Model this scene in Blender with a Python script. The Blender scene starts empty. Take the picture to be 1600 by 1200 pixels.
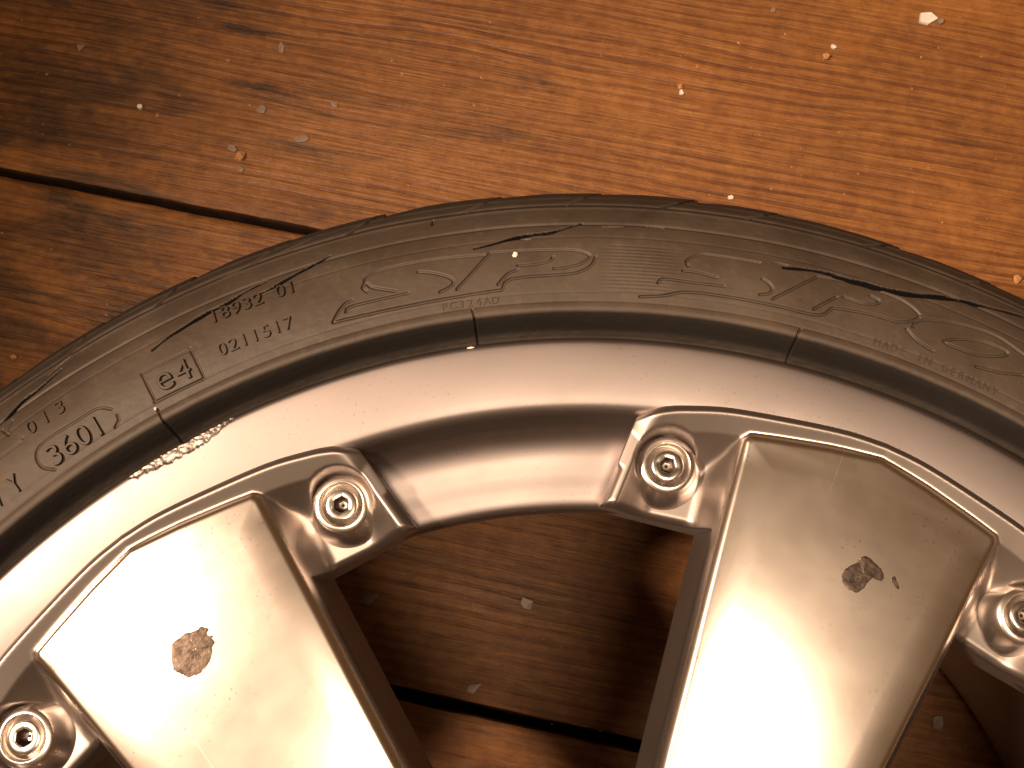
import bpy, math, random
import numpy as np
from mathutils import Matrix, Vector

# ------------------------------------------------------------------ camera, world, light, exposure
scene = bpy.context.scene
MM = 0.001
H_LIP = 0.209                      # height of the rim lip above the floor (wheel lies flat on its side)

cam_d = bpy.data.cameras.new('camera'); cam_d.sensor_width = 36.0; cam_d.lens = 36.0
cam_d.dof.use_dof = True; cam_d.dof.focus_distance = 0.305; cam_d.dof.aperture_fstop = 60.0      # small phone lens
cam_d.clip_start = 0.01; cam_d.clip_end = 50.0
cam = bpy.data.objects.new('camera', cam_d); scene.collection.objects.link(cam)
_p, _r = math.radians(11.418), math.radians(-1.036)       # leaning forward, a touch to the left
Rp = Matrix(((1, 0, 0), (0, math.cos(_p), math.sin(_p)), (0, -math.sin(_p), math.cos(_p))))
Rr = Matrix(((math.cos(_r), 0, math.sin(_r)), (0, 1, 0), (-math.sin(_r), 0, math.cos(_r))))
cam.matrix_world = Matrix.Translation((-0.01613, 0.16527, H_LIP + 0.29972)) @ (Rr @ Rp).transposed().to_4x4()
scene.camera = cam

world = bpy.data.worlds.new('World'); scene.world = world; world.use_nodes = True
bg = world.node_tree.nodes['Background']
bg.inputs['Color'].default_value = (1.0, 0.47, 0.16, 1); bg.inputs['Strength'].default_value = 0.10

def lamp(name, kind, loc, target, energy, color, **kw):
    d = bpy.data.lights.new(name, kind); d.energy = energy; d.color = color
    for k, v in kw.items(): setattr(d, k, v)
    o = bpy.data.objects.new(name, d); scene.collection.objects.link(o); o.location = loc
    o.rotation_euler = (Vector(target) - Vector(loc)).to_track_quat('-Z', 'Y').to_euler()
    return o
# a warm shaded lamp low on the left, turned towards the boards on the right
lamp('shaded_lamp', 'SPOT', (-0.72, 0.14, 1.20), (0.50, 0.38, 0.0), 138.0, (1.0, 0.71, 0.49),
     spot_size=math.radians(53), spot_blend=1.0, shadow_soft_size=0.07)
# the ceiling bulb, left of and behind the photographer
lamp('ceiling_bulb', 'POINT', (0.13, -0.31, 2.20), (0, 0, 0), 86.0, (1.0, 0.74, 0.51), shadow_soft_size=0.30)
scene.view_settings.view_transform = 'Standard'; scene.view_settings.look = 'None'
scene.view_settings.exposure = 0.0; scene.view_settings.gamma = 1.0
scene.view_settings.use_curve_mapping = False

rng = np.random.default_rng(7); random.seed(7)
col = scene.collection

# ------------------------------------------------------------------ measured marks on the tyre: (angle in degrees clockwise from +Y, radius in mm)
CRACKS= [[(-28.807, 269.17), (-27.389, 270.84), (-26.553, 271.41), (-24.685, 272.82), (-23.28, 273.39), (-22.246, 274.76), (-20.643, 276.04)],
    [(-21.277, 272.26), (-20.384, 272.64), (-19.064, 274.3), (-17.762, 275.89), (-16.367, 277.81)],
    [(-7.082, 269.6), (-5.867, 270.61), (-4.441, 272.15), (-3.034, 273.01), (-1.914, 273.57), (-0.083, 276.82)],
    [(13.001, 267.95), (15.159, 269.5), (16.882, 269.45), (19.226, 269.93), (21.231, 271.34), (23.792, 275.66), (26.093, 278.37), (28.413, 281.39)],
    [(-39.948, 276.47), (-39.374, 276.44), (-38.769, 276.88), (-37.333, 278.63), (-36.381, 278.89), (-34.613, 280.87)]]
OUTLINES= [[(-14.46, 261.54), (-14.7, 263.23), (-14.518, 264.4), (-14.426, 265.69), (-14.119, 266.71), (-13.351, 267.66), (-11.754, 267.82), (-9.907, 267.76), (-6.508, 266.97)],
    [(-10.93, 264.51), (-10.033, 263.32), (-9.03, 261.13), (-8.709, 259.25), (-8.993, 257.83), (-9.703, 256.75)],
    [(-14.352, 264.18), (-14.076, 262.64), (-13.209, 260.74), (-12.645, 259.67)],
    [(-16.114, 257.01), (-15.777, 258.22), (-13.864, 258.18), (-11.823, 258.17)],
    [(-17.133, 254.94), (-13.907, 254.34), (-9.788, 254.28), (-5.557, 254.85)],
    [(-17.133, 254.94), (-16.548, 257.93), (-15.971, 259.81), (-15.549, 260.05)],
    [(-8.553, 256.73), (-7.423, 261.33), (-6.105, 267.44)],
    [(-6.105, 267.44), (-4.799, 267.35), (-2.193, 266.99), (-0.503, 266.56), (0.402, 264.67), (-0.134, 262.26), (-1.064, 261.0), (-1.993, 260.61)],
    [(-4.354, 262.24), (-3.163, 262.39), (-2.232, 263.19), (-2.022, 264.53)],
    [(0.767, 264.34), (0.589, 262.27), (0.122, 260.3), (-1.079, 258.73), (-4.823, 258.05), (-5.557, 254.85)],
    [(-5.789, 256.66), (-5.059, 259.77), (-4.443, 260.83)],
    [(6.819, 263.25), (6.723, 264.86), (7.17, 266.79), (7.703, 267.81), (8.791, 267.93), (11.44, 267.96)],
    [(6.526, 261.46), (7.634, 261.32), (8.759, 260.51)],
    [(11.715, 262.63), (12.131, 261.83), (12.454, 260.19), (12.319, 258.48), (11.709, 257.49)],
    [(4.919, 256.68), (5.301, 258.15), (7.219, 257.95), (9.29, 258.16)],
    [(3.766, 251.99), (5.378, 252.91), (6.959, 254.76), (10.178, 255.01), (12.763, 255.06), (15.671, 255.28), (16.559, 258.79)],
    [(12.609, 256.97), (13.803, 261.65), (15.202, 267.64)],
    [(15.355, 256.81), (15.961, 259.57), (16.636, 262.51)],
    [(17.089, 263.19), (18.217, 262.86), (19.198, 264.25), (19.334, 265.59), (18.721, 266.23)],
    [(15.202, 267.64), (17.683, 268.83), (20.217, 268.49), (21.377, 267.24), (22.018, 265.51)],
    [(16.559, 258.79), (18.826, 260.16), (20.728, 260.78), (21.598, 262.54), (22.055, 264.73)],
    [(21.456, 259.42), (22.245, 257.25), (23.479, 256.0)],
    [(21.82, 260.9), (21.911, 262.73), (22.604, 264.99), (24.702, 267.85), (26.891, 269.28), (28.927, 267.55)],
    [(23.933, 260.17), (24.815, 262.9), (26.452, 265.48), (27.906, 265.68), (27.566, 263.31), (26.127, 260.43), (24.532, 259.79), (23.933, 260.17)],
    [(26.396, 256.92), (27.935, 258.49), (29.364, 261.27)]]
FINE= [[(-30.006, 263.55), (-26.582, 263.3)],
    [(-26.55, 263.75), (-26.48, 259.47), (-26.408, 253.39), (-26.553, 252.98)],
    [(-26.553, 252.98), (-30.06, 253.44)],
    [(-29.973, 254.21), (-30.006, 263.55)],
    [(-37.815, 252.37), (-38.384, 255.28), (-38.377, 258.64), (-37.933, 260.93), (-37.077, 261.53), (-35.748, 261.32), (-34.613, 261.17), (-33.674, 261.05), (-33.19, 260.27), (-32.726, 258.41)],
    [(-32.572, 255.88), (-32.63, 254.24), (-33.094, 252.86)],
    [(-40.273, 266.21), (-38.45, 265.89), (-38.461, 266.69)],
    [(-39.364, 273.87), (-39.141, 270.75), (-39.038, 272.47), (-38.551, 274.54)]]
RADIAL= [[(-30.118, 251.1), (-30.096, 247.25), (-30.167, 241.26)],
    [(-7.712, 249.78), (-7.628, 246.63), (-7.674, 240.37)],
    [(14.837, 249.85), (14.673, 247.37), (14.796, 240.78)]]

# ------------------------------------------------------------------ helpers
def link(o, parent=None):
    col.objects.link(o); o.parent = parent
    return o

def empty(name, loc=(0, 0, 0), rz=0.0, parent=None):
    o = bpy.data.objects.new(name, None); o.location = loc; o.rotation_euler = (0, 0, rz)
    o.empty_display_size = 0.02
    return link(o, parent)

def tag(o, label=None, cat=None, group=None, kind=None):
    if label: o['label'] = label
    if cat: o['category'] = cat
    if group: o['group'] = group
    if kind: o['kind'] = kind
    return o

def np_mesh(name, verts, quads, mat, smooth=True, attrs=None):
    """verts (n,3) in mm, quads (m,4) -> mesh in metres"""
    me = bpy.data.meshes.new(name)
    v = np.asarray(verts, np.float32) * MM; q = np.asarray(quads, np.int32)
    me.vertices.add(len(v)); me.vertices.foreach_set('co', v.ravel())
    me.loops.add(q.size); me.loops.foreach_set('vertex_index', q.ravel())
    me.polygons.add(len(q)); me.polygons.foreach_set('loop_start', np.arange(0, q.size, 4, dtype=np.int32))
    me.polygons.foreach_set('loop_total', np.full(len(q), 4, np.int32))
    if smooth: me.polygons.foreach_set('use_smooth', np.ones(len(q), bool))
    for k, a in (attrs or {}).items():
        at = me.attributes.new(k, 'FLOAT', 'POINT'); at.data.foreach_set('value', np.asarray(a, np.float32))
    me.update(calc_edges=True); me.validate(); me.materials.append(mat)
    return me

def py_mesh(name, verts, faces, mat, smooth=False):
    me = bpy.data.meshes.new(name)
    me.from_pydata([tuple(c * MM for c in v) for v in verts], [], faces)
    me.update(); me.materials.append(mat)
    if smooth:
        for f in me.polygons: f.use_smooth = True
    return me

def obj(name, me, parent=None, loc=(0, 0, 0), rz=0.0):
    o = bpy.data.objects.new(name, me); o.location = loc; o.rotation_euler = (0, 0, rz)
    return link(o, parent)

def spline(points, step):
    """Catmull-Rom through 2-D points, resampled at about `step`"""
    P = np.array(points, float); P = np.vstack([2*P[0]-P[1], P, 2*P[-1]-P[-2]]); out = []
    for i in range(1, len(P)-2):
        n = max(1, int(np.ceil(np.hypot(*(P[i+1]-P[i])) / step)))
        t = (np.arange(n)/n)[:, None]; a, b, c, d = P[i-1], P[i], P[i+1], P[i+2]
        out.append(0.5*(2*b + (c-a)*t + (2*a-5*b+4*c-d)*t*t + (-a+3*b-3*c+d)*t**3))
    return np.vstack([*out, P[-2:-1]])

def grid_quads(ni, nj, wrap_i=False, wrap_j=False):
    I = np.arange(ni if wrap_i else ni-1); J = np.arange(nj if wrap_j else nj-1)
    I, J = np.meshgrid(I, J, indexing='ij'); I2 = (I+1) % ni; J2 = (J+1) % nj
    return np.stack([I*nj+J, I*nj+J2, I2*nj+J2, I2*nj+J], -1).reshape(-1, 4)

def value_noise(x, y, seed):
    r = np.random.default_rng(seed); T = r.random((256, 256))
    xi = np.floor(x).astype(int); yi = np.floor(y).astype(int); fx = x-xi; fy = y-yi
    fx = fx*fx*(3-2*fx); fy = fy*fy*(3-2*fy); g = lambda a, b: T[a % 256, b % 256]
    return (g(xi, yi)*(1-fx)+g(xi+1, yi)*fx)*(1-fy) + (g(xi, yi+1)*(1-fx)+g(xi+1, yi+1)*fx)*fy

def lathe(name, prof, seg, mat, centre=(0, 0), smooth=True):
    th = np.arange(seg)/seg*2*math.pi; pr = np.array(prof, float)
    V = np.stack([np.outer(np.sin(th), pr[:, 0])+centre[0], np.outer(np.cos(th), pr[:, 0])+centre[1],
                  np.broadcast_to(pr[:, 1], (seg, len(pr)))], -1).reshape(-1, 3)
    return np_mesh(name, V, grid_quads(seg, len(pr), wrap_i=True), mat, smooth)

# ------------------------------------------------------------------ materials
def new_mat(name):
    m = bpy.data.materials.new(name); m.use_nodes = True
    nt = m.node_tree; b = nt.nodes['Principled BSDF']
    return m, nt, b

def N(nt, kind, **kw):
    n = nt.nodes.new(kind)
    for k, v in kw.items():
        if hasattr(n, k): setattr(n, k, v)
        else: n.inputs[k].default_value = v
    return n

def L(nt, a, b): nt.links.new(a, b)

def ramp(nt, fac, stops):
    n = nt.nodes.new('ShaderNodeValToRGB'); e = n.color_ramp.elements
    while len(e) < len(stops): e.new(0.5)
    for el, (p, c) in zip(e, stops):
        el.position = p; el.color = (*c, 1) if len(c) == 3 else c
    L(nt, fac, n.inputs['Fac']); return n.outputs['Color']

def noise(nt, vec, scale, detail=4, rough=0.6, dist=0.0):
    n = N(nt, 'ShaderNodeTexNoise'); n.inputs['Scale'].default_value = scale; n.inputs['Detail'].default_value = detail
    n.inputs['Roughness'].default_value = rough; n.inputs['Distortion'].default_value = dist
    if vec is not None: L(nt, vec, n.inputs['Vector'])
    return n.outputs['Fac']

def mapped(nt, vec, scale=(1, 1, 1), rot=(0, 0, 0), loc=(0, 0, 0)):
    n = N(nt, 'ShaderNodeMapping'); n.inputs['Scale'].default_value = scale
    n.inputs['Rotation'].default_value = rot; n.inputs['Location'].default_value = loc
    L(nt, vec, n.inputs['Vector']); return n.outputs['Vector']

def math_(nt, op, a, b=None, clamp=False):
    n = N(nt, 'ShaderNodeMath'); n.operation = op; n.use_clamp = clamp
    for i, v in enumerate((a, b)):
        if v is None: continue
        if isinstance(v, (int, float)): n.inputs[i].default_value = v
        else: L(nt, v, n.inputs[i])
    return n.outputs[0]

def mix(nt, fac, a, b, blend='MIX'):
    n = N(nt, 'ShaderNodeMix'); n.data_type = 'RGBA'; n.blend_type = blend
    for s, v in ((n.inputs[0], fac), (n.inputs[6], a), (n.inputs[7], b)):
        if isinstance(v, (int, float)): s.default_value = v
        elif isinstance(v, tuple): s.default_value = (*v, 1)
        else: L(nt, v, s)
    return n.outputs[2]

def bump(nt, h, strength, dist, b, prev=None):
    n = N(nt, 'ShaderNodeBump'); n.inputs['Strength'].default_value = strength; n.inputs['Distance'].default_value = dist
    L(nt, h, n.inputs['Height'])
    if prev is not None: L(nt, prev, n.inputs['Normal'])
    L(nt, n.outputs['Normal'], b.inputs['Normal']); return n.outputs['Normal']

PLANK_ANGLE = math.radians(-11.5)

def make_wood():
    m, nt, b = new_mat('varnished_floorboard')
    geo = N(nt, 'ShaderNodeNewGeometry'); info = N(nt, 'ShaderNodeObjectInfo')
    base = mapped(nt, geo.outputs['Position'], rot=(0, 0, -PLANK_ANGLE))
    comb = N(nt, 'ShaderNodeCombineXYZ')
    L(nt, math_(nt, 'MULTIPLY', info.outputs['Random'], 13.0), comb.inputs[0])
    L(nt, math_(nt, 'MULTIPLY', info.outputs['Random'], 5.0), comb.inputs[2])
    add = N(nt, 'ShaderNodeVectorMath'); add.operation = 'ADD'; L(nt, base, add.inputs[0]); L(nt, comb.outputs[0], add.inputs[1])
    v = add.outputs[0]
    # growth rings: near-parallel lines whose phase wanders, so they close into long cathedral arcs
    warp = noise(nt, mapped(nt, v, (2.6, 9.0, 1)), 1.0, 3, 0.5)
    wob = noise(nt, mapped(nt, v, (22, 120, 1)), 1.0, 3, 0.6)
    sep = N(nt, 'ShaderNodeSeparateXYZ'); L(nt, v, sep.inputs[0])
    ph = math_(nt, 'ADD', math_(nt, 'MULTIPLY', sep.outputs[1], 1050.0), math_(nt, 'MULTIPLY', warp, 46.0))
    ph = math_(nt, 'ADD', ph, math_(nt, 'MULTIPLY', wob, 2.2))
    ring = math_(nt, 'ADD', math_(nt, 'MULTIPLY', math_(nt, 'SINE', ph), 0.5), 0.5)
    g = v
    fib = noise(nt, mapped(nt, g, (9, 330, 1)), 1.0, 4, 0.65, 0.2)
    pores = noise(nt, mapped(nt, g, (42, 820, 1)), 1.0, 3, 0.65)
    blot = noise(nt, mapped(nt, v, (5, 11, 1)), 1.0, 5, 0.65, 0.4)
    dirt_and_shade = noise(nt, mapped(nt, v, (9, 34, 1), loc=(3, 1, 0)), 1.0, 6, 0.70, 0.8)
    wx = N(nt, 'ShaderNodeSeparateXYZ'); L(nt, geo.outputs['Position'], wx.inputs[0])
    dirt_and_shade = math_(nt, 'ADD', dirt_and_shade, math_(nt, 'MULTIPLY', math_(nt, 'SUBTRACT', 0.0, wx.outputs[0]), 0.44))    # grime plus light falloff put into the colour: darker towards the left
    patchy = noise(nt, mapped(nt, v, (4, 13, 1), loc=(7, 2, 0)), 1.0, 3, 0.6)
    speck = noise(nt, v, 420, 4, 0.75); mott = noise(nt, v, 120, 4, 0.7)
    c = ramp(nt, fib, [(0.25, (0.205, 0.080, 0.020)), (0.50, (0.280, 0.116, 0.029)), (0.75, (0.340, 0.150, 0.040))])
    rl = math_(nt, 'MULTIPLY', ramp(nt, ring, [(0.62, (0, 0, 0)), (0.90, (1, 1, 1)), (1.0, (0.85, 0.85, 0.85))]),
               ramp(nt, patchy, [(0.36, (0.08, 0.08, 0.08)), (0.62, (0.72, 0.72, 0.72))]))
    c = mix(nt, rl, c, (0.105, 0.032, 0.010))
    c = mix(nt, math_(nt, 'MULTIPLY', ramp(nt, pores, [(0.32, (1, 1, 1)), (0.46, (0, 0, 0))]), 0.55), c, (0.085, 0.027, 0.009))
    c = mix(nt, ramp(nt, mott, [(0.36, (0.75, 0.75, 0.75)), (0.64, (0, 0, 0))]), c, mix(nt, 1.0, c, (0.62, 0.54, 0.46), 'MULTIPLY'))
    c = mix(nt, ramp(nt, blot, [(0.30, (0.5, 0.5, 0.5)), (0.60, (0, 0, 0))]), c, mix(nt, 1.0, c, (0.55, 0.47, 0.40), 'MULTIPLY'))
    c = mix(nt, ramp(nt, blot, [(0.55, (0, 0, 0)), (0.78, (0.5, 0.5, 0.5))]), c, (0.38, 0.155, 0.045))
    c = mix(nt, ramp(nt, dirt_and_shade, [(0.56, (0, 0, 0)), (0.72, (0.80, 0.80, 0.80))]), c, (0.040, 0.019, 0.008))
    sb = N(nt, 'ShaderNodeSeparateXYZ'); L(nt, base, sb.inputs[0])
    sn = noise(nt, mapped(nt, base, (70, 200, 1)), 1.0, 5, 0.7, 0.5)
    for sx, sy, sa, sw, st_ in [(-.172, .466, .030, .0045, .9), (-.185, .482, .016, .006, .8), (-.160, .4315, .026, .004, .85), (-.205, .425, .020, .010, .5), (-.255, .405, .050, .016, .55),
                                (-.245, .340, .050, .022, .6), (-.21, .30, .04, .03, .5), (.215, .398, .014, .003, .45), (-.285, .44, .05, .03, .55)]:   # oily smears trodden into the boards
        x0 = sx*math.cos(-PLANK_ANGLE)-sy*math.sin(-PLANK_ANGLE); y0 = sx*math.sin(-PLANK_ANGLE)+sy*math.cos(-PLANK_ANGLE)
        dx = math_(nt, 'MULTIPLY', math_(nt, 'SUBTRACT', sb.outputs[0], x0), 1/sa); dy = math_(nt, 'MULTIPLY', math_(nt, 'SUBTRACT', sb.outputs[1], y0), 1/sw)
        dd = math_(nt, 'SQRT', math_(nt, 'ADD', math_(nt, 'MULTIPLY', dx, dx), math_(nt, 'MULTIPLY', dy, dy)))
        dd = math_(nt, 'ADD', dd, math_(nt, 'MULTIPLY', math_(nt, 'SUBTRACT', sn, 0.5), 2.6))
        c = mix(nt, math_(nt, 'MULTIPLY', ramp(nt, dd, [(0.25, (1, 1, 1)), (1.0, (0, 0, 0))]), st_), c, (0.028, 0.012, 0.005))
    c = mix(nt, ramp(nt, speck, [(0.60, (0, 0, 0)), (0.72, (0.55, 0.55, 0.55))]), c, (0.06, 0.022, 0.010))
    rings2 = math_(nt, 'SUBTRACT', fib, math_(nt, 'MULTIPLY', rl, 0.35))
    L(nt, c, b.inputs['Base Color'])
    L(nt, ramp(nt, blot, [(0.3, (0.62, 0.62, 0.62)), (0.7, (0.42, 0.42, 0.42))]), b.inputs['Roughness'])
    b.inputs['Specular IOR Level'].default_value = 0.45
    n1 = bump(nt, rings2, 0.7, 0.0014, b); n2 = bump(nt, pores, 0.45, 0.0006, b, n1); bump(nt, speck, 0.35, 0.0005, b, n2)
    return m

def make_rubber():
    m, nt, b = new_mat('aged_rubber')
    geo = N(nt, 'ShaderNodeNewGeometry'); v = geo.outputs['Position']
    big = noise(nt, v, 26, 5, 0.65, 0.3); mid = noise(nt, v, 170, 4, 0.7); fine = noise(nt, v, 1500, 3, 0.7)
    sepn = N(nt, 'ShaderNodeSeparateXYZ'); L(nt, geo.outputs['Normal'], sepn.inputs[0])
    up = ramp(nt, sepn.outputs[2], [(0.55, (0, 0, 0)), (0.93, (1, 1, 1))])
    c = ramp(nt, big, [(0.32, (0.040, 0.028, 0.020)), (0.55, (0.057, 0.041, 0.029)), (0.72, (0.080, 0.057, 0.040))])
    c = mix(nt, ramp(nt, mid, [(0.55, (0, 0, 0)), (0.80, (0.32, 0.32, 0.32))]), c, (0.125, 0.088, 0.063))
    c = mix(nt, ramp(nt, fine, [(0.68, (0, 0, 0)), (0.78, (0.35, 0.35, 0.35))]), c, (0.18, 0.125, 0.09))
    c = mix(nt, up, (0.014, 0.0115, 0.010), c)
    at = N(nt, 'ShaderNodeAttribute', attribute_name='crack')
    c = mix(nt, at.outputs['Fac'], c, (0.006, 0.005, 0.005))  # shade of the crack depth painted in: near-black inside the splits
    L(nt, c, b.inputs['Base Color'])
    L(nt, math_(nt, 'MULTIPLY', math_(nt, 'SUBTRACT', 1.0, at.outputs['Fac']), 0.45), b.inputs['Specular IOR Level'])
    L(nt, ramp(nt, big, [(0.3, (0.50, 0.50, 0.50)), (0.7, (0.66, 0.66, 0.66))]), b.inputs['Roughness'])
    n1 = bump(nt, mid, 0.10, 0.0006, b); bump(nt, fine, 0.14, 0.0003, b, n1)
    return m

def make_alloy(name, base, rough, brush=None, pits=True, rash=False, cast=None):
    m, nt, b = new_mat(name)
    tc = N(nt, 'ShaderNodeTexCoord'); v = tc.outputs['Object']
    b.inputs['Metallic'].default_value = 1.0
    blot = noise(nt, v, 38, 4, 0.6); grain = noise(nt, v, 2600, 2, 0.6)
    c = ramp(nt, blot, [(0.3, tuple(x*0.93 for x in base)), (0.7, base)])
    rg = ramp(nt, blot, [(0.3, (rough*1.08,)*3), (0.7, (rough*0.94,)*3)])
    if pits:
        vo = N(nt, 'ShaderNodeTexVoronoi'); vo.inputs['Scale'].default_value = 520; L(nt, v, vo.inputs['Vector'])
        cl = noise(nt, v, 55, 3, 0.6)
        dots = math_(nt, 'MULTIPLY', ramp(nt, vo.outputs['Distance'], [(0.10, (1, 1, 1)), (0.20, (0, 0, 0))]),
                     ramp(nt, cl, [(0.44, (0, 0, 0)), (0.62, (1, 1, 1))]))
        c = mix(nt, math_(nt, 'MULTIPLY', dots, 0.55), c, (0.16, 0.13, 0.10))
    hs = N(nt, 'ShaderNodeMath')
    if brush or rash:                            # fine handling scratches in random directions
        for k, (ra, sc_) in enumerate(((0.5, 1.0), (1.9, 1.3), (2.7, 0.8))):
            sn = noise(nt, mapped(nt, v, (1400*sc_, 9*sc_, 9), rot=(0, 0, ra), loc=(k*3.1, 0, 0)), 1.0, 2, 0.5)
            c = mix(nt, ramp(nt, sn, [(0.735, (0, 0, 0)), (0.80, (0.05, 0.05, 0.05))]), c, tuple(min(1, x*1.25) for x in base))
            rg = mix(nt, ramp(nt, sn, [(0.73, (0, 0, 0)), (0.80, (0.22, 0.22, 0.22))]), rg, (0.55, 0.55, 0.55))
        film = noise(nt, v, 14, 5, 0.7, 0.6)     # dried film of dirt: duller where it lies
        rg = mix(nt, ramp(nt, film, [(0.48, (0, 0, 0)), (0.75, (0.13, 0.13, 0.13))]), rg, (0.42, 0.42, 0.42))
    if rash:
        at = N(nt, 'ShaderNodeAttribute', attribute_name='rash')
        rn = noise(nt, v, 900, 4, 0.75)
        c = mix(nt, at.outputs['Fac'], c, ramp(nt, rn, [(0.40, (0.10, 0.085, 0.07)), (0.62, (0.55, 0.52, 0.48))]))
        rg = mix(nt, at.outputs['Fac'], rg, (0.55, 0.55, 0.55))
    if cast:                                     # turned face against the painted casting round it
        at = N(nt, 'ShaderNodeAttribute', attribute_name='cast')
        c = mix(nt, at.outputs['Fac'], c, cast[0]); rg = mix(nt, at.outputs['Fac'], rg, (cast[1],)*3)
    L(nt, c, b.inputs['Base Color']); L(nt, rg, b.inputs['Roughness'])
    if brush:
        h = noise(nt, mapped(nt, v, brush), 1.0, 3, 0.65)
        bump(nt, h, 0.03, 0.0001, b)
        b.inputs['Anisotropic'].default_value = 0.0
    else:
        bump(nt, grain, 0.10, 0.00012, b)
    return m

def make_plain(name, c1, c2, scale, rough, metallic=0.0, spec=0.5, bumps=0.2):
    m, nt, b = new_mat(name)
    tc = N(nt, 'ShaderNodeTexCoord')
    f = noise(nt, tc.outputs['Object'], scale, 4, 0.65)
    L(nt, ramp(nt, f, [(0.32, c1), (0.68, c2)]), b.inputs['Base Color'])
    b.inputs['Roughness'].default_value = rough; b.inputs['Metallic'].default_value = metallic
    b.inputs['Specular IOR Level'].default_value = spec
    bump(nt, f, bumps, 0.0004, b); return m

M_WOOD = make_wood(); M_RUBBER = make_rubber()
M_RIM = make_alloy('satin_alloy_rim', (0.275, 0.238, 0.230), 0.42, rash=True)
M_SPOKE = make_alloy('brushed_alloy_spoke', (0.90, 0.81, 0.74), 0.225, brush=(1300, 30, 30), cast=((0.36, 0.318, 0.298), 0.44))
M_BOSS = make_alloy('cast_alloy_boss', (0.84, 0.77, 0.72), 0.27, pits=False)
M_CAST = make_alloy('satin_cast_alloy', (0.44, 0.385, 0.35), 0.40, pits=False)
M_BOLT = make_plain('zinc_bolt', (0.62, 0.58, 0.54), (0.74, 0.70, 0.66), 600, 0.22, 1.0, bumps=0.05)
M_SOCKET = make_plain('shaded_socket', (0.05, 0.035, 0.025), (0.14, 0.10, 0.075), 500, 0.5, 0.6, bumps=0.2)  # hex hole walls coloured dark to stand for the shade inside
M_SCUFF = make_plain('bare_oxidised_scuff', (0.045, 0.033, 0.026), (0.135, 0.103, 0.083), 420, 0.46, 0.85, spec=0.3, bumps=0.6)
M_DARK = make_plain('dusty_underfloor', (0.012, 0.008, 0.006), (0.028, 0.018, 0.012), 60, 0.95, spec=0.1)
M_GAP_SHADE = make_plain('shaded_board_edge', (0.016, 0.009, 0.006), (0.045, 0.022, 0.011), 90, 0.95, spec=0.1)  # shade of the board gaps put into the colour of the plank sides
M_WHITE = make_plain('white_paint_chip', (0.62, 0.56, 0.50), (0.80, 0.74, 0.68), 300, 0.6)
M_GREY = make_plain('grey_paint_chip', (0.20, 0.145, 0.112), (0.29, 0.215, 0.168), 300, 0.45)
M_CRUMB = make_plain('rusty_crumb', (0.30, 0.13, 0.05), (0.55, 0.28, 0.12), 500, 0.7, bumps=0.5)

# ------------------------------------------------------------------ floor
floor_me = py_mesh('floor', [(-900, -900, -24), (900, -900, -24), (900, 1100, -24), (-900, 1100, -24),
                             (-900, -900, -40), (900, -900, -40), (900, 1100, -40), (-900, 1100, -40)],
                   [(0, 1, 2, 3), (7, 6, 5, 4), (0, 4, 5, 1), (1, 5, 6, 2), (2, 6, 7, 3), (3, 7, 4, 0)], M_DARK)
floor = tag(obj('floor', floor_me), 'reddish brown varnished wooden floorboards under the wheel', kind='structure')

def plank(n0, n1, x0, x1, seed):
    """one board, worn rounded edges; n is measured across the boards, x along them (mm)"""
    w = n1-n0; nx = 220
    prof = [(-w/2, -22), (-w/2, -4.0), (-w/2+0.25, -1.6), (-w/2+1.0, -0.5), (-w/2+2.6, -0.05), (-w/2+8, 0),
            (0, 0), (w/2-8, 0), (w/2-2.6, -0.05), (w/2-1.0, -0.5), (w/2-0.25, -1.6), (w/2, -4.0), (w/2, -22)]
    X = np.linspace(x0, x1, nx); V = np.zeros((nx, len(prof), 3))
    for j, (a, z) in enumerate(prof):
        e = (value_noise(X*0.06+j*0.03, X*0+seed, 11+seed)-0.5)*1.5 + (value_noise(X*0.4, X*0+seed+.5, 5+seed)-0.5)*0.4
        k = 0 if abs(a) < w/2-9 else math.copysign(1, a)
        V[:, j, 0] = X; V[:, j, 1] = a + k*(-abs(e)*0.9 if k else 0)*1.0
        V[:, j, 2] = z - (np.abs(e)*0.25 if 0.4 < -z < 3 else 0)
    me = np_mesh('plank', V.reshape(-1, 3), grid_quads(nx, len(prof)), M_WOOD); me.materials.append(M_GAP_SHADE)
    side_f = np.tile(np.array([1, 1, 1]+[0]*6+[1, 1, 1], np.int32), nx-1); me.polygons.foreach_set('material_index', side_f)
    nm = (n0+n1)/2*MM
    o = obj('plank', me, floor, (nm*math.sin(-PLANK_ANGLE), nm*math.cos(-PLANK_ANGLE), 0), PLANK_ANGLE)
    return o
edges = [(-551.5, -335.5), (-334, -119.6), (-115, 96.9), (100.7, 315.2), (317.7, 531.5), (535, 748), (752, 965)]
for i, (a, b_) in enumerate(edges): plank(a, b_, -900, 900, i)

# ------------------------------------------------------------------ wheel
wheel = empty('wheel')
tag(wheel, 'silver alloy car wheel with cracked low-profile tyre lying on wooden floorboards', 'wheel')
ZL = H_LIP/MM        # lip level in mm above the floor

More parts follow.
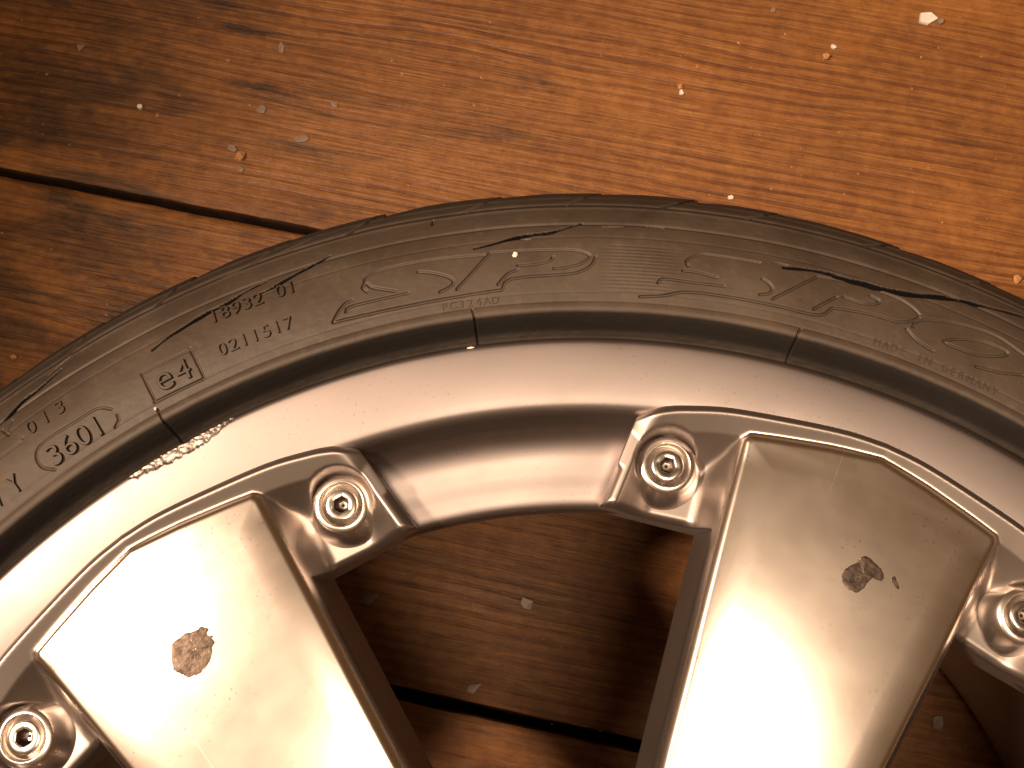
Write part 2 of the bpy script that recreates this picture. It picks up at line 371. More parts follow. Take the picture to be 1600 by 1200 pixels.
# tyre -------------------------------------------------------------
SIDE = [(239.6, -10), (240.7, -6.6), (242.2, -5.0), (243.8, -3.0), (245.2, 0.2), (246.2, 3.0), (247.0, 4.5), (248.2, 5.0),
        (249.5, 4.8), (250.2, 4.5), (251.0, 4.6), (256, 4.7), (262, 4.1), (268, 2.6), (273, 0.6), (276, -1.0), (277, -1.5),
        (280, -3.2), (284, -6), (287, -8.8), (290, -12.4), (292.6, -16.5), (294.6, -21.5), (296, -28), (297.5, -45)]
fine = spline(SIDE, 0.20)
def side_z(r): return np.interp(r, fine[:, 0], fine[:, 1])
tread = [(298.6, -58), (298.9, -62), (292, -62.5), (292, -70), (299.2, -70.5), (299.6, -86), (292.5, -86.5), (292.5, -94),
         (299.8, -94.5), (299.8, -110), (292.5, -110.5), (292.5, -118), (299.4, -118.5), (299.2, -134), (292, -134.5), (292, -142), (298.8, -142.5)]
low = [(r, -204-z) for r, z in SIDE[::-1]][::1]
inner = [(238, -196), (236, -185), (262, -182), (284, -160), (288, -102), (284, -44), (262, -22), (236, -19)]
coarse = np.array(tread+low+inner, float)
prof = np.vstack([fine, coarse]); nf = len(fine)
tan = np.gradient(fine, axis=0); tan /= np.linalg.norm(tan, axis=1)[:, None]
nrm = np.stack([-tan[:, 1], tan[:, 0]], 1)                       # outward normal of the fine part (r, z)
nrm *= np.sign(nrm[nf//3, 1])
TH = np.concatenate([np.arange(-51, 49, 0.05), np.linspace(49, 309, 190)[:-1]])
na = int(np.sum(TH < 49))
ths = np.radians(TH[:na]); RF = fine[:, 0]
disp = np.zeros((na, nf)); RM = 262.0
S_arc = np.concatenate([[0], np.cumsum(np.hypot(*np.diff(fine, axis=0).T))])

def to_xy(poly): return np.array([(math.radians(a)*RM, np.interp(r, RF, S_arc)) for a, r in poly])

XG = ths*RM
def stroke(poly, width, depth, smooth=True, jitter=0.0, taper=False, seed=0, sharp=1.0, step=0.8):
    """press a groove (depth > 0) along a polyline into the sidewall"""
    P = to_xy(poly)
    if smooth and len(P) > 2: P = spline(P, step)
    else:
        P = np.vstack([P[i]+(P[i+1]-P[i])*np.linspace(0, 1, max(2, int(np.hypot(*(P[i+1]-P[i]))/0.8)))[:, None] for i in range(len(P)-1)])
    if jitter:
        r = np.random.default_rng(seed); k = r.normal(0, 1, (len(P), 2)); k = (k+np.roll(k, 1, 0)+np.roll(k, 2, 0))/3
        P = P + k*jitter
    n = len(P)
    for i in range(n-1):
        a, b = P[i], P[i+1]; u = (i+0.5)/(n-1)
        w = width
        if taper: w = width*max(0.60, min(1.0, 3.2*u, 3.2*(1-u)))*(0.9+0.15*math.sin(i*0.9+seed))
        dp = depth*(max(0.62, min(1, 5*u, 5*(1-u))) if taper else 1)
        m = w*1.6+0.4
        i0, i1 = np.searchsorted(XG, [min(a[0], b[0])-m, max(a[0], b[0])+m]); j0, j1 = np.searchsorted(S_arc, [min(a[1], b[1])-m, max(a[1], b[1])+m])
        if i1 <= i0 or j1 <= j0: continue
        X = XG[i0:i1, None]; Y = S_arc[None, j0:j1]; d = b-a; l2 = d@d+1e-9
        t = np.clip(((X-a[0])*d[0]+(Y-a[1])*d[1])/l2, 0, 1)
        dist = np.hypot(X-a[0]-t*d[0], Y-a[1]-t*d[1])
        f = dp*np.clip(1-(dist/w)**2, 0, 1)**sharp
        blk = disp[i0:i1, j0:j1]; np.minimum(blk, -f, out=blk)

# general unevenness of an old sidewall
G1, G2 = np.meshgrid(XG, S_arc, indexing='ij')
base_rough = (value_noise(G1*0.05+40, G2*0.12, 1)-0.5)*0.30 + (value_noise(G1*0.5+40, G2*0.8, 2)-0.5)*0.05
# concentric rings: fine hatch beside the large letters, moulded shoulder lines
hatch = np.clip((np.degrees(ths)-0.9)/1.2, 0, 1)*np.clip((7.0-np.degrees(ths))/2.5, 0, 1)
ring = np.zeros(nf)
for r0 in np.arange(253.5, 268.5, 1.15): ring += np.exp(-((RF-r0)/0.28)**2)
base_rough += -0.14*hatch[:, None]*ring[None, :]
for r0, w, d in ((276.6, 0.45, 0.35), (283.6, 0.5, -0.22), (285.2, 0.5, 0.30), (271.5, 0.3, 0.12), (253.0, 0.3, 0.10), (289.2, 0.6, -0.25)):
    base_rough += -d*np.exp(-((RF-r0)/w)**2)[None, :]*(0.55+0.9*value_noise(XG*0.03+r0, XG*0+r0, 3))[:, None]
for k, pl in enumerate(OUTLINES): stroke(pl, 0.50, 0.62, seed=k)
for k, pl in enumerate(FINE): stroke(pl, 0.46, 0.50, smooth=len(pl) > 5, seed=k)
for k, pl in enumerate(RADIAL): stroke(pl, 0.42, 0.7, seed=k)
def sstep0(a, b, x):
    t = np.clip((x-a)/(b-a), 0, 1); return t*t*(3-2*t)
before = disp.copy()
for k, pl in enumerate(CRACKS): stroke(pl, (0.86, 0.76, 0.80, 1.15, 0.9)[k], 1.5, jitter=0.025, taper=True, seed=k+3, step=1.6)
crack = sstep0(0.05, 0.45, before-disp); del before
# short side cracks and scratches
for k, pl in enumerate([[(-4.1, 271.4), (-3.4, 271.1)], [(1.2, 275.4), (2.6, 275.7)], [(12.3, 268.9), (13.4, 269.2)], [(-9.6, 281.5), (-9.5, 283.4)],
                        [(-35.6, 281.9), (-33.2, 284.2)], [(-23.4, 283.6), (-22.0, 284.5)], [(4.0, 276.6), (5.2, 276.4)], [(-19.8, 285.5), (-17.4, 288.0)]]):
    stroke(pl, 0.34, 0.7, smooth=False, jitter=0.05, taper=True, seed=30+k)
# tread grooves running out over the shoulder
SIPES = [-44, -37.8, -31.5, -25.2, -18.7, -12.4, -4.8, 1.6, 7.7, 13.05, 20.6, 27.0, 33.4, 40.0]
for k, a in enumerate(SIPES):
    deep = 1.5 if k in (5, 8, 10, 3) else 0.7
    stroke([(a-2.6, 285.3), (a-1.5, 288.4), (a-0.7, 291.6), (a, 294.8), (a+0.4, 297.4)], 0.75, 1.1*deep, seed=k)
    i0, i1 = np.searchsorted(XG, [math.radians(a-0.2)*RM, math.radians(a+2.4)*RM])
    up = np.clip((RF-288)/6, 0, 1)
    base_rough[i0:i1] -= (0.55*deep)*np.linspace(1, 0, i1-i0)[:, None]*up[None, :]
disp += base_rough
fade = np.clip(np.arange(nf)/6, 0, 1)*np.clip((nf-1-np.arange(nf))/6, 0, 1); disp *= fade[None, :]
R_all = np.broadcast_to(prof[:, 0], (len(TH), len(prof))).copy(); Z_all = np.broadcast_to(prof[:, 1], (len(TH), len(prof))).copy()
R_all[:na, :nf] += disp*nrm[None, :, 0]; Z_all[:na, :nf] += disp*nrm[None, :, 1]
tr = np.radians(TH)[:, None]
V = np.stack([R_all*np.sin(tr), R_all*np.cos(tr), Z_all+ZL], -1).reshape(-1, 3)
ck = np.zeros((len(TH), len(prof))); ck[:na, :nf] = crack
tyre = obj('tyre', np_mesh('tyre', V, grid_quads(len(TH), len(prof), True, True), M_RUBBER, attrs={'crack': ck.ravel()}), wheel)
tag(tyre, 'dusty black low-profile tyre with split sidewall')
del V, R_all, Z_all

def lettering(text, a0, a1, r0, h, raised=0.70):
    """moulded letters: each glyph is bent onto the sidewall between angles a0 and a1"""
    verts, faces = [], []; n = len(text); W = math.radians(a1-a0)*(r0+h/2)
    for k, ch in enumerate(text):
        if ch == ' ': continue
        cu = bpy.data.curves.new('glyph', 'FONT'); cu.body = ch; cu.size = 1.0; cu.extrude = 0.02; cu.offset = -0.012
        cu.resolution_u = 6; cu.bevel_depth = 0.014; cu.bevel_resolution = 0
        to = bpy.data.objects.new('glyph', cu); col.objects.link(to)
        bpy.context.view_layer.update()
        me = to.evaluated_get(bpy.context.evaluated_depsgraph_get()).to_mesh()
        P = np.array([v.co[:] for v in me.vertices]); F = [tuple(f.vertices) for f in me.polygons]
        bpy.data.objects.remove(to); bpy.data.curves.remove(cu)
        top = 0.72 if ch.isupper() or ch.isdigit() else 0.72
        sc = h/top*(1.28 if ch == 'e' else 1.0); cx = (P[:, 0].min()+P[:, 0].max())/2
        cell = W/n; xc = cell*(k+0.5)
        glyph_w = (P[:, 0].max()-P[:, 0].min())*sc
        sx = sc*min(1.0, cell*0.92/max(glyph_w, 1e-6))
        X = xc+(P[:, 0]-cx)*sx; Y = P[:, 1]*sc
        zz = P[:, 2]; zz = (zz-zz.min())/(zz.max()-zz.min())*(raised+0.3)-0.3
        th = math.radians(a0)+X/(r0+h/2); rr = r0+Y
        o = len(verts)
        verts += list(zip(rr*np.sin(th), rr*np.cos(th), side_z(rr)+zz+ZL)); faces += [tuple(i+o for i in f) for f in F]
    o = obj('lettering', py_mesh('lettering', verts, faces, M_RUBBER), tyre)
    return tag(o, 'moulded letters %s on the tyre sidewall' % text)
for args in [('0211517', -24.98, -19.6, 257.0, 4.1), ('18932 01', -24.8, -18.8, 268.2, 4.5), ('PC324AD', -9.85, -5.8, 250.75, 2.4, 0.3),
             ('3601', -37.8, -33.5, 252.9, 6.6, 0.85), ('013', -38.2, -35.0, 265.9, 4.6), ('MADE IN GERMANY', 19.6, 28.4, 251.5, 2.2, 0.3),
             ('e4', -29.5, -26.8, 254.9, 6.6, 0.85), ('Y', -40.8, -40.0, 253.5, 5.8), ('V', -42.3, -41.4, 253.5, 5.8)]:
    lettering(*args)

# rim --------------------------------------------------------------
RIM = [(238.8, -14), (240.2, -6), (240.4, -2.2), (240.0, -0.9), (239.0, -0.15), (237.2, 0.0), (232, -0.3), (226, -0.9), (221.5, -1.6),
       (219.3, -2.4), (217.6, -3.9), (216.2, -6.4), (214.2, -9.6), (211, -12.4), (206.5, -14.3), (201, -15.3), (196, -15.8), (192.6, -16.3),
       (190.6, -17.2), (189.4, -19.0), (189.2, -22.0), (190.2, -26.5)]
rfine = spline(RIM, 0.45)
back = [(196, -33), (206, -40), (209.5, -60), (209, -110), (211, -160), (215, -186), (219, -197), (226, -200.5), (238, -201), (240, -204.5), (236, -205.5),
        (236, -196), (224, -190), (219, -160), (216, -110), (216, -50), (228, -22), (236, -18)]
rp = np.vstack([rfine, np.array(back, float)]); nr = len(rfine)
TR = np.concatenate([np.arange(-60, 60, 0.1), np.linspace(60, 300, 200)[:-1]])
ang, rad_ = np.meshgrid(TR, rp[:, 0], indexing='ij'); Zr = np.broadcast_to(rp[:, 1], ang.shape).copy()
arc = np.radians(ang)*238
# kerb rash on the outer edge
mid = np.interp(TR, [-34.3, -33.3, -31.0, -29.2, -28, -26.0], [239.0, 238.5, 238.1, 238.0, 238.4, 239.6])
hw = np.interp(TR, [-34.4, -33.8, -32.5, -30.5, -29, -27.5, -26.0, -25.9], [0, 0.75, 1.35, 1.5, 1.4, 1.05, 0.5, 0])
rag = (value_noise(arc*1.6+900, rad_*0.9, 21)-0.5)*1.1 + (value_noise(arc*4+900, rad_*2.2, 22)-0.5)*0.5
inside = np.clip((hw[:, None]+rag*np.clip(hw, 0, 1)[:, None]-np.abs(rad_-mid[:, None]))/0.25, 0, 1)*(hw > 0)[:, None]
inside[:, nr:] = 0
gouge = inside*(0.25+0.75*value_noise(arc*2.4+900, rad_*2.4+arc*0.8, 23))
Zr = Zr - gouge*0.75 + inside*(value_noise(arc*6+900, rad_*5, 24)-0.5)*0.25
Zr[:, :nr] += ((value_noise(np.abs(arc)*0.04+3, rad_*0.07, 25)-0.5)*0.10)[:, :nr]
ta = np.radians(ang)
V = np.stack([rad_*np.sin(ta), rad_*np.cos(ta), Zr+ZL], -1).reshape(-1, 3)
rim = obj('rim', np_mesh('rim', V, grid_quads(len(TR), len(rp), True, True), M_RIM, attrs={'rash': inside.ravel()}), wheel)
tag(rim, 'satin silver rim with a kerb-scraped lip')

# spokes -----------------------------------------------------------
def poly_sdf(poly, X, Y):
    """signed distance, positive inside"""
    P = np.array(poly, float); Q = np.roll(P, -1, 0); d2 = np.full(X.shape, 1e9); ins = np.zeros(X.shape, bool)
    for a, b in zip(P, Q):
        d = b-a; t = np.clip(((X-a[0])*d[0]+(Y-a[1])*d[1])/(d@d), 0, 1)
        d2 = np.minimum(d2, (X-a[0]-t*d[0])**2+(Y-a[1]-t*d[1])**2)
        if a[1] != b[1]:
            ins ^= ((a[1] > Y) != (b[1] > Y)) & (X < (b[0]-a[0])*(Y-a[1])/(b[1]-a[1])+a[0])
    return np.where(ins, 1, -1)*np.sqrt(d2)

def mirror(half): return half+[(-x, y) for x, y in half[::-1] if x > 1e-6]
CREASE = [(0, 227.5), (12, 226.6), (28, 223.6), (46, 219.4), (57, 215.4), (64.5, 211.8), (68.8, 208.6), (70.3, 205.2)]
EAR = mirror(CREASE[:]+[(70.3, 176.8), (37, 183.2)])
EAR_TOP = mirror([tuple(q) for q in spline(CREASE[:-2]+[(76, 204)], 3.0)]+[(76, -100)])            # crease line carried past the ear ends
FACE = mirror([(0, 220.7), (15, 218.0), (30, 214.5), (37.2, 212.6), (38.0, 211.0)]+[tuple(q) for q in spline([(37.3, 205), (33.4, 172), (29.6, 142), (26.2, 115), (21, 78), (17, 40)], 4.0)])
BX, BY = 56.1, 196.2                                             # bolt centre in the spoke's frame
Z_EAR = -15.0

def sstep(a, b, x):
    t = np.clip((x-a)/(b-a), 0, 1); return t*t*(3-2*t)
def smax(a, b, k):
    h = np.clip(0.5+0.5*(a-b)/k, 0, 1); return b*(1-h)+a*h+k*h*(1-h)

def spoke_fields(X, Y):
    A = np.abs(X)
    sE = poly_sdf(EAR, X, Y); sF = poly_sdf(FACE, X, Y); sT = poly_sdf(EAR_TOP, X, Y)
    dom = np.maximum(sE, np.where(Y < 195, sF+2.6, -9))
    d = -sF
    x = d+1.2; sl = 2.3
    side = np.where(x <= 0, 0, np.where(x < 4.4, -x*x*sl/8.8, -(sl*2.2+sl*(x-4.4))))
    face = 0.45 - 0.00022*np.maximum(0, 205-Y)**2 - 0.00055*np.minimum(A, 40)**2
    face = face-0.6*np.clip(1-sF/10, 0, 1)**2*sstep(214, 204, Y)          # long sides roll off
    body = face+side
    # raised pad that follows the lip: rounded outer step, then a slope down towards the face
    q = np.clip(sT, 0, None)
    fil = np.where(q < 3.6, -4.8*(1-np.clip(q/3.6, 0, 1))**2, 0)
    band = 1.1+fil-0.60*np.clip(q-3.2, 0, None)-0.85*np.clip(q-9.2, 0, None)
    floor_ = np.full(X.shape, Z_EAR)
    outer = smax(band, floor_, 5.0)
    # the pad is relieved round each bolt
    rb = np.hypot(A-BX, Y-BY)
    pocket = Z_EAR+6.0*np.clip(rb-8.6, 0, None)
    outer = np.where(rb < 24, -smax(-outer, -pocket, 1.0), outer)
    # ear end: a low ridge, then rounded off
    e = 70.3-A
    outer = outer + 0.5*np.exp(-((e-4.2)/1.5)**2)*sstep(210, 198, Y)
    outer = outer - (3.2+2.6*sstep(203, 212, Y))*np.clip(1-e/6.5, 0, 1)**2
    g = sE
    outer = outer - 2.6*np.clip(1-g/2.4, 0, 1)**2*(Y < 190)
    kk = 1.2+5.0*sstep(39, 44, A)*sstep(213, 207, Y)
    h = smax(body, outer, kk)
    h = np.where(sT < 2.6, np.minimum(h, band+0.3), h)
    return dom, h

def spoke_mesh():
    st = 0.5
    xs = np.arange(-73, 73+st/2, st); ys = np.arange(40, 230, st)
    X, Y = np.meshgrid(xs, ys, indexing='ij')
    half = []
    for yv in ys:                                # half-width of the spoke body at each row
        tt = np.linspace(10, 60, 1200); dd = spoke_fields(tt, np.full(tt.shape, min(yv, 182.5)))[0]
        half.append(tt[np.argmax(dd < 0)] if yv <= 182.5 else 37.5)
    half = np.array(half); lastw = half[ys <= 182.5][-1]; half = np.where(ys <= 182.5, half, lastw)
    X = X/37.5*half[None, :]; wide = np.where(ys > 182.5, 73.0, 73.0*half/37.5)
    X = np.where((ys > 182.5)[None, :] & (np.abs(X) > lastw), np.sign(X)*(lastw+(np.abs(X)-lastw)*(73-lastw)/(73*lastw/37.5-lastw)), X)
    wy = 1-sstep(183, 206, Y)                    # rows follow the lower edge of the ears
    Y = np.where(np.abs(X) > 36, Y+(np.interp(np.abs(X), [37, 70.3], [183.2, 176.8])-183.0)*wy, Y)
    dom, _ = spoke_fields(X, Y)
    # pull the vertices next to the outline onto it
    eps = 0.05
    gx = (spoke_fields(X+eps, Y)[0]-dom)/eps; gy = (spoke_fields(X, Y+eps)[0]-dom)/eps
    near = np.abs(dom) < st*0.5*(np.abs(gx)+np.abs(gy))+1e-6
    for _ in range(4):
        d0, _ = spoke_fields(X, Y)
        gx = (spoke_fields(X+eps, Y)[0]-d0)/eps; gy = (spoke_fields(X, Y+eps)[0]-d0)/eps
        gl = np.maximum(gx*gx+gy*gy, 0.25)
        X = np.where(near, X-d0*gx/gl, X); Y = np.where(near, Y-d0*gy/gl, Y)
    d0, h = spoke_fields(X, Y)
    ni, nj = X.shape; q = grid_quads(ni, nj)
    cen = np.where(near, 0, dom).ravel()[q]
    q = q[(cen.min(1) >= 0) & (cen.max(1) > 0)]
    used = np.unique(q); remap = -np.ones(ni*nj, int); remap[used] = np.arange(len(used)); q = remap[q]
    V = np.stack([X.ravel()[used], Y.ravel()[used], h.ravel()[used]], 1)
    # wind upwards
    a = V[q[:, 0]]; c = np.cross(V[q[:, 1]]-a, V[q[:, 3]]-a)
    q = np.where((c[:, 2] < 0)[:, None], q[:, ::-1], q)
    # walls hang from the outline
    ed = np.concatenate([q[:, [0, 1]], q[:, [1, 2]], q[:, [2, 3]], q[:, [3, 0]]])
    key = np.sort(ed, 1); key = key[:, 0]*len(V)+key[:, 1]
    _, inv, cnt = np.unique(key, return_inverse=True, return_counts=True); be = ed[cnt[inv] == 1]
    bv = np.unique(be); rows = []; top = V[bv]
    deep = np.interp(np.abs(top[:, 0]), [37, 70], [-40.0, -27.0])
    idx = {int(v): i for i, v in enumerate(bv)}; n0 = len(V); nb = len(bv); lay = [V]
    fr = [0.06, 0.3, 0.65, 1.0]
    for f in fr:
        w = top.copy(); w[:, 2] = top[:, 2]+(deep-top[:, 2])*f; lay.append(w)
    VV = np.vstack(lay); e0 = np.array([idx[int(a)] for a in be[:, 0]]); e1 = np.array([idx[int(a)] for a in be[:, 1]])
    wq = [np.stack([be[:, 1], be[:, 0], n0+e0, n0+e1], 1)]
    for k in range(len(fr)-1):
        wq.append(np.stack([n0+k*nb+e1, n0+k*nb+e0, n0+(k+1)*nb+e0, n0+(k+1)*nb+e1], 1))
    VV[:, 2] += 0
    cast = sstep(0.6, 3.0, -poly_sdf(FACE, VV[:, 0], VV[:, 1])); cast[len(V):] = 1
    return np_mesh('spoke', VV, np.vstack([q]+wq), M_SPOKE, attrs={'cast': cast})

sp_me = spoke_mesh()
Z_RING = -8.0
def boss():
    """tapered boss, its foot drawn out towards the hub, counterbored for the bolt head"""
    pr = [(12.2, Z_EAR-2.0, 1.6), (11.6, Z_EAR-0.2, 1.6), (11.0, Z_EAR+1.2, 1.3), (9.7, Z_RING-2.6, 0.5), (8.9, Z_RING-1.3, 0.1), (8.5, Z_RING-0.75, 0), (8.2, Z_RING-0.50, 0), (7.5, Z_RING-0.24, 0),
          (6.9, Z_RING-0.05, 0), (6.65, Z_RING-0.08, 0), (6.45, Z_RING-0.4, 0), (6.3, Z_RING-1.1, 0), (6.2, Z_RING-4.2, 0), (0.5, Z_RING-4.2, 0)]
    n = 72; th = np.arange(n)/n*2*math.pi
    V = np.stack([np.stack([r*np.sin(th), r*np.cos(th)-dy, np.full(n, z)], 1) for r, z, dy in pr], 1).reshape(-1, 3)
    return np_mesh('bolt_boss', V, grid_quads(n, len(pr), True), M_BOSS)
boss_me = boss()
def bolt_mesh():
    n = 48; th = np.arange(n)/n*2*math.pi
    hexr = 2.55*math.cos(math.pi/6)/np.cos((th+0.3) % (math.pi/3)-math.pi/6)
    rings = [(np.full(n, 4.95), -4.0), (np.full(n, 4.95), -0.7), (np.full(n, 4.85), -0.42), (np.full(n, 4.6), -0.24), (np.full(n, 4.2), -0.14), (hexr*1.10, 0.0),
             (hexr*1.02, -0.12), (hexr, -0.35), (hexr*0.99, -3.4), (hexr*0.7, -3.7), (hexr*0.05, -4.2)]
    V = np.stack([np.stack([r*np.sin(th), r*np.cos(th), np.full(n, z)], 1) for r, z in rings], 1).reshape(-1, 3)
    me = np_mesh('bolt', V, grid_quads(n, len(rings), True), M_BOLT); me.materials.append(M_SOCKET)
    me.polygons.foreach_set('material_index', np.tile(np.array([0]*7+[1]*3, np.int32), n))
    return me
bo_me = bolt_mesh()

def patch_mesh(name, outline, lift, mat, seed, drop=0.0):
    """thin irregular patch lying on the spoke face (outline in the spoke's frame)"""
    r = np.random.default_rng(seed); O = np.array(outline, float)
    P = []
    for a, b in zip(O, np.roll(O, -1, 0)):
        for t in (0, 1/3, 2/3): P.append(a+(b-a)*t+r.normal(0, 0.07, 2))
    P = np.array(P); c = P.mean(0); rings = [1.0, 0.93, 0.75, 0.5, 0.25, 0.02]; vs, fs = [], []; n = len(P)
    for k, s in enumerate(rings):
        Q = c+(P-c)*s; z = spoke_fields(Q[:, 0], Q[:, 1])[1]
        zz = z+(-0.05 if k == 0 else lift+r.normal(0, 0.02, n))
        vs += list(zip(Q[:, 0], Q[:, 1], zz))
    for k in range(len(rings)-1):
        for i in range(n):
            j = (i+1) % n; fs.append((k*n+j, k*n+i, (k+1)*n+i, (k+1)*n+j))
    return py_mesh(name, vs, fs, mat, True)

SCUFF_R = [(0.09, 184.51), (0.45, 186.73), (1.81, 188.64), (3.29, 190.16), (3.34, 191.66), (4.17, 192.61), (6.07, 192.98), (8.46, 191.94), (10.16, 191.19), (11.36, 190.24), (12.02, 188.76), (11.53, 187.67), (10.23, 187.69), (8.87, 188.28), (8.64, 187.3), (7.83, 185.49), (7.36, 183.54), (6.63, 182.34), (5.72, 181.66), (3.7, 181.67), (1.75, 182.29)]
SCUFF_R2 = [(13.47, 189.97), (14.34, 190.78), (15.45, 189.64), (16.69, 188.13), (16.66, 187.38), (15.01, 187.99), (14.04, 188.74)]
SCUFF_L = [(-6.11, 189.41), (-4.54, 191.11), (-3.27, 191.6), (-1.57, 191.3), (0.02, 191.55), (1.84, 190.68), (4.02, 190.02), (4.61, 190.55), (5.57, 189.83), (6.53, 188.39), (5.52, 187.94), (5.46, 186.78), (6.58, 185.94), (5.68, 185.65), (5.92, 184.04), (5.28, 183.79), (4.46, 183.45), (3.77, 182.05), (1.66, 180.28), (-0.5, 179.52), (-2.77, 179.31), (-4.19, 179.66), (-6.09, 180.36), (-6.84, 181.75), (-7.8, 183.53), (-8.34, 184.88), (-7.28, 187.42)]

for k in range(6):
    a = 23.05+60*k if k < 5 else -36.95
    sp = obj('spoke', sp_me, wheel, (0, 0, H_LIP), -math.radians(a))
    for s in (-1, 1):
        bb = obj('bolt_boss', boss_me, sp, (s*BX*MM, BY*MM, 0))
        bo = obj('bolt', bo_me, sp, (s*BX*MM, BY*MM, (Z_RING-0.35)*MM), random.uniform(0, 1))
    if k == 0:
        tag(sp, 'spoke with a dark chipped patch, right of the large opening')
        obj('scuff_mark', patch_mesh('scuff_mark', SCUFF_R, 0.05, M_SCUFF, 1), sp)
        obj('scuff_mark', patch_mesh('scuff_mark', SCUFF_R2, 0.05, M_SCUFF, 2), sp)
    if k == 5:
        tag(sp, 'brightly lit spoke with a rounded bare patch, left of the large opening')
        obj('scuff_mark', patch_mesh('scuff_mark', SCUFF_L, 0.05, M_SCUFF, 3), sp)

hub = obj('hub', lathe('hub', [(33, -60), (33, -9), (34.5, -7.2), (60, -6.6), (68, -8), (71, -12), (72, -44), (66, -60), (33, -60)], 96, M_SPOKE), wheel, (0, 0, H_LIP))

# ------------------------------------------------------------------ debris on the floor and on the wheel
def chip_mesh(name, a, b, th, mat, seed, n=7, curl=0.0):
    """thin broken chip with ragged outline, a x b mm"""
    r = np.random.default_rng(seed); t = np.sort(r.uniform(0, 2*math.pi, n)+np.linspace(0, 2*math.pi, n, endpoint=False)*2) % (2*math.pi)
    t = np.sort(np.linspace(0, 2*math.pi, n, endpoint=False)+r.uniform(-0.35, 0.35, n)); k = r.uniform(0.72, 1.05, n)
    P = np.stack([np.cos(t)*a/2*k, np.sin(t)*b/2*k], 1); zc = lambda p: curl*(p[0]/max(a, 1e-3)*2)**2+0.02*r.random()
    vs = [(x, y, zc((x, y))) for x, y in P]+[(x*0.96, y*0.96, th+zc((x, y))) for x, y in P]
    fs = [tuple(range(n-1, -1, -1)), tuple(range(n, 2*n))]+[(i, (i+1) % n, n+(i+1) % n, n+i) for i in range(n)]
    return py_mesh(name, vs, fs, mat)

def lump_mesh(name, s, mat, seed):
    import bmesh
    r = random.Random(seed); bm = bmesh.new(); bmesh.ops.create_icosphere(bm, subdivisions=2, radius=s/2*MM)
    for v in bm.verts: v.co *= r.uniform(0.6, 1.15); v.co.z *= 0.7; v.co.z = max(v.co.z, -s*0.25*MM)
    me = bpy.data.meshes.new(name); bm.to_mesh(me); bm.free(); me.materials.append(mat); return me

CHIPS = [
 # name, label, x, y, a, b, rot, thickness, material, seed, corners
 ('paint_chip', 'large white paint chip at the top right corner of the floor', 198.5, 469.7, 13.5, 8.0, -4, 1.6, M_WHITE, 3, 5),
 ('paint_chip', 'small pale crumb touching the large white paint chip', 205.2, 467.6, 4.2, 3.0, 20, 1.6, M_GREY, 4, 6),
 ('paint_chip', 'faint triangular grey paint chip in the dark top left corner', -262.7, 455.6, 7.5, 7.0, 30, 0.4, M_GREY, 5, 3),
 ('paint_chip', 'upright narrow grey paint chip near the top edge, left of centre', -151.8, 454.9, 5.0, 7.6, 15, 0.4, M_GREY, 6, 5),
 ('paint_chip', 'tiny pale grey sliver between two dark stains', -180.5, 447.5, 4.2, 2.2, -15, 0.3, M_GREY, 7, 5),
 ('paint_chip', 'round white crumb alone on the dark left boards', -226.5, 420.3, 3.2, 3.2, 0, 1.6, M_WHITE, 8, 7),
 ('paint_chip', 'small reddish grey chip below the dark streak', -160.5, 418.5, 7.0, 5.0, 10, 0.5, M_GREY, 9, 6),
 ('paint_chip', 'narrow slanted grey chip upper left of the tyre', -121.9, 421.6, 7.0, 3.4, -45, 0.4, M_GREY, 10, 4),
 ('paint_chip', 'broad pale grey chip with a pointed right end', -138.3, 401.7, 9.0, 5.4, 8, 0.6, M_GREY, 11, 6),
 ('paint_chip', 'long grey chip beside the orange crumb', -175.5, 396.4, 9.0, 4.6, -20, 0.6, M_GREY, 12, 5),
 ('paint_chip', 'small grey chip just below the orange crumb', -170.0, 384.6, 3.6, 5.0, 15, 0.5, M_GREY, 13, 4),
 ('paint_chip', 'small white chip beside an orange fleck, right part of the floor', 147.2, 453.4, 3.6, 3.0, -25, 0.8, M_WHITE, 14, 5),
 ('paint_chip', 'white fleck under a tan splinter above the tyre', 64.6, 427.0, 2.8, 4.2, 0, 0.8, M_WHITE, 15, 5),
 ('paint_chip', 'pale round fleck at the top edge, right of centre', 115.9, 475.3, 3.4, 3.6, 0, 0.6, M_GREY, 16, 6),
 ('paint_chip', 'white fleck right above the tyre tread', 88.6, 367.4, 4.0, 2.6, 10, 0.9, M_WHITE, 17, 6),
 ('paint_chip', 'large dim grey chip in shadow inside the left of the wheel opening', -95.3, 161.1, 13.5, 6.5, 14, 0.5, M_GREY, 18, 4),
 ('paint_chip', 'narrow upright grey sliver inside the wheel opening', -43.8, 157.6, 3.0, 6.6, 5, 0.5, M_GREY, 19, 3),
 ('paint_chip', 'brownish grey chip in the middle of the wheel opening', -18.0, 159.5, 8.5, 8.0, -40, 0.6, M_GREY, 20, 5),
 ('paint_chip', 'rectangular pale chip above the board gap inside the wheel opening', -43.4, 119.6, 9.0, 5.0, 27, 0.6, M_GREY, 21, 4),
 ('paint_chip', 'brown chip on the floor right of the chipped spoke', 175.9, 105.3, 8.0, 7.5, 40, 0.9, M_GREY, 22, 6),
]
for nm, lab, x, y, a, b_, rot, th, mt, sd, nc in CHIPS:
    me = chip_mesh(nm, a, b_, th, mt, sd, nc, 0.3)
    o = obj(nm, me, None, (x*MM, y*MM, 0.00015), math.radians(rot))
    tag(o, lab, 'paint chip', 'paint chips scattered on the floorboards')
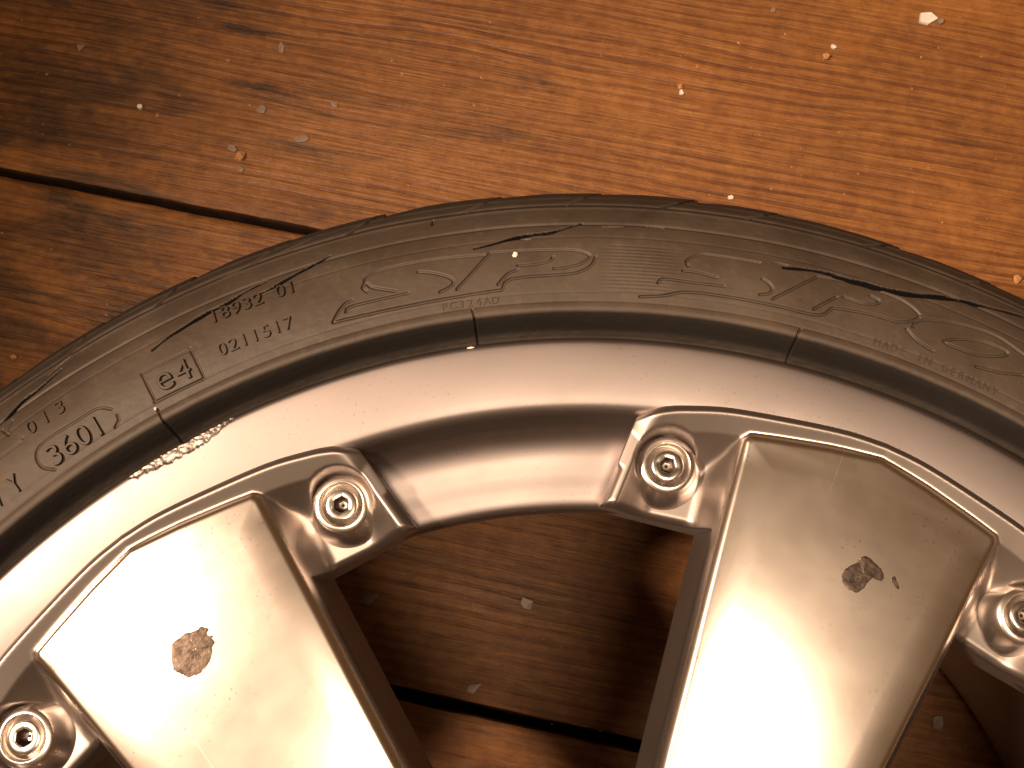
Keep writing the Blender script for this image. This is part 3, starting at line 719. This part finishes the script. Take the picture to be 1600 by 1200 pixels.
for lab, x, y, s, sd in [('orange crumb between two grey chips on the left boards', -170.7, 391.2, 6.0, 1), ('orange fleck below a small white chip', 142.8, 447.4, 4.6, 2),
                         ('tan splinter crumb above a white fleck, over the tyre', 64.0, 430.8, 3.2, 3), ('rusty crumb on the board against the tyre at the far right', 233.0, 322.5, 5.0, 4),
                         ('pale crumb against the tyre at the left edge', -281.5, 282.0, 3.4, 5)]:
    o = obj('crumb', lump_mesh('crumb', s, M_CRUMB, sd), None, (x*MM, y*MM, s*0.25*MM), sd)
    tag(o, lab, 'crumb', 'crumbs on the floorboards')

def specks(name, pts, mat, seed, smin, smax):
    r = np.random.default_rng(seed); vs, fs = [], []
    for x, y, z in pts:
        s = smin+(smax-smin)*r.random()**3; o = len(vs); a = r.uniform(0, 6.28); el = r.uniform(0.5, 1.6)
        for k in range(4):
            t = a+k*math.pi/2+r.uniform(-.4, .4); vs.append((x+math.cos(t)*s*(el if k % 2 else 1), y+math.sin(t)*s*(el if k % 2 else 1), z))
        vs.append((x, y, z+s*0.9)); fs += [(o, o+1, o+4), (o+1, o+2, o+4), (o+2, o+3, o+4), (o+3, o, o+4)]
    return py_mesh(name, vs, fs, mat)
pts = [(rng.uniform(-320, 300), rng.uniform(280, 500), 0.0) for _ in range(95)]+[(rng.uniform(-120, 220), rng.uniform(60, 190), 0.0) for _ in range(60)]
tag(obj('pale_grit', specks('pale_grit', pts, M_GREY, 1, 0.16, 0.85)), 'fine pale grit strewn over the floorboards', 'grit', kind='stuff')
pts = [(rng.uniform(-320, 300), rng.uniform(280, 500), 0.0) for _ in range(260)]+[(rng.uniform(-120, 220), rng.uniform(60, 190), 0.0) for _ in range(60)]
tag(obj('brown_grit', specks('brown_grit', pts, M_CRUMB, 2, 0.22, 1.1)), 'fine orange-brown grit strewn over the floorboards', 'grit', kind='stuff')

def on_tyre(a, r): return (r*math.sin(math.radians(a))*MM, r*math.cos(math.radians(a))*MM, (float(side_z(r))+ZL)*MM)
x, y, z = on_tyre(-4.48, 265.8)
o = obj('crumb', lump_mesh('crumb', 1.9, M_WHITE, 9), None, (x, y, z+0.0004)); tag(o, 'small shiny crumb stuck on the large letter P of the tyre', 'crumb')
x, y, z = on_tyre(-30.2, 251.6)
o = obj('crumb', lump_mesh('crumb', 1.0, M_WHITE, 10), None, (x, y, z+0.0002)); tag(o, 'tiny pale crumb on the tyre below the boxed e4', 'crumb')
a = math.radians(-8.2)
o = obj('paint_chip', chip_mesh('paint_chip', 3.2, 0.9, 0.35, M_WHITE, 33, 5), None, (239.3*math.sin(a)*MM, 239.3*math.cos(a)*MM, H_LIP+0.0001), -a)
tag(o, 'thin white chip lying on the outer edge of the rim lip', 'paint chip')
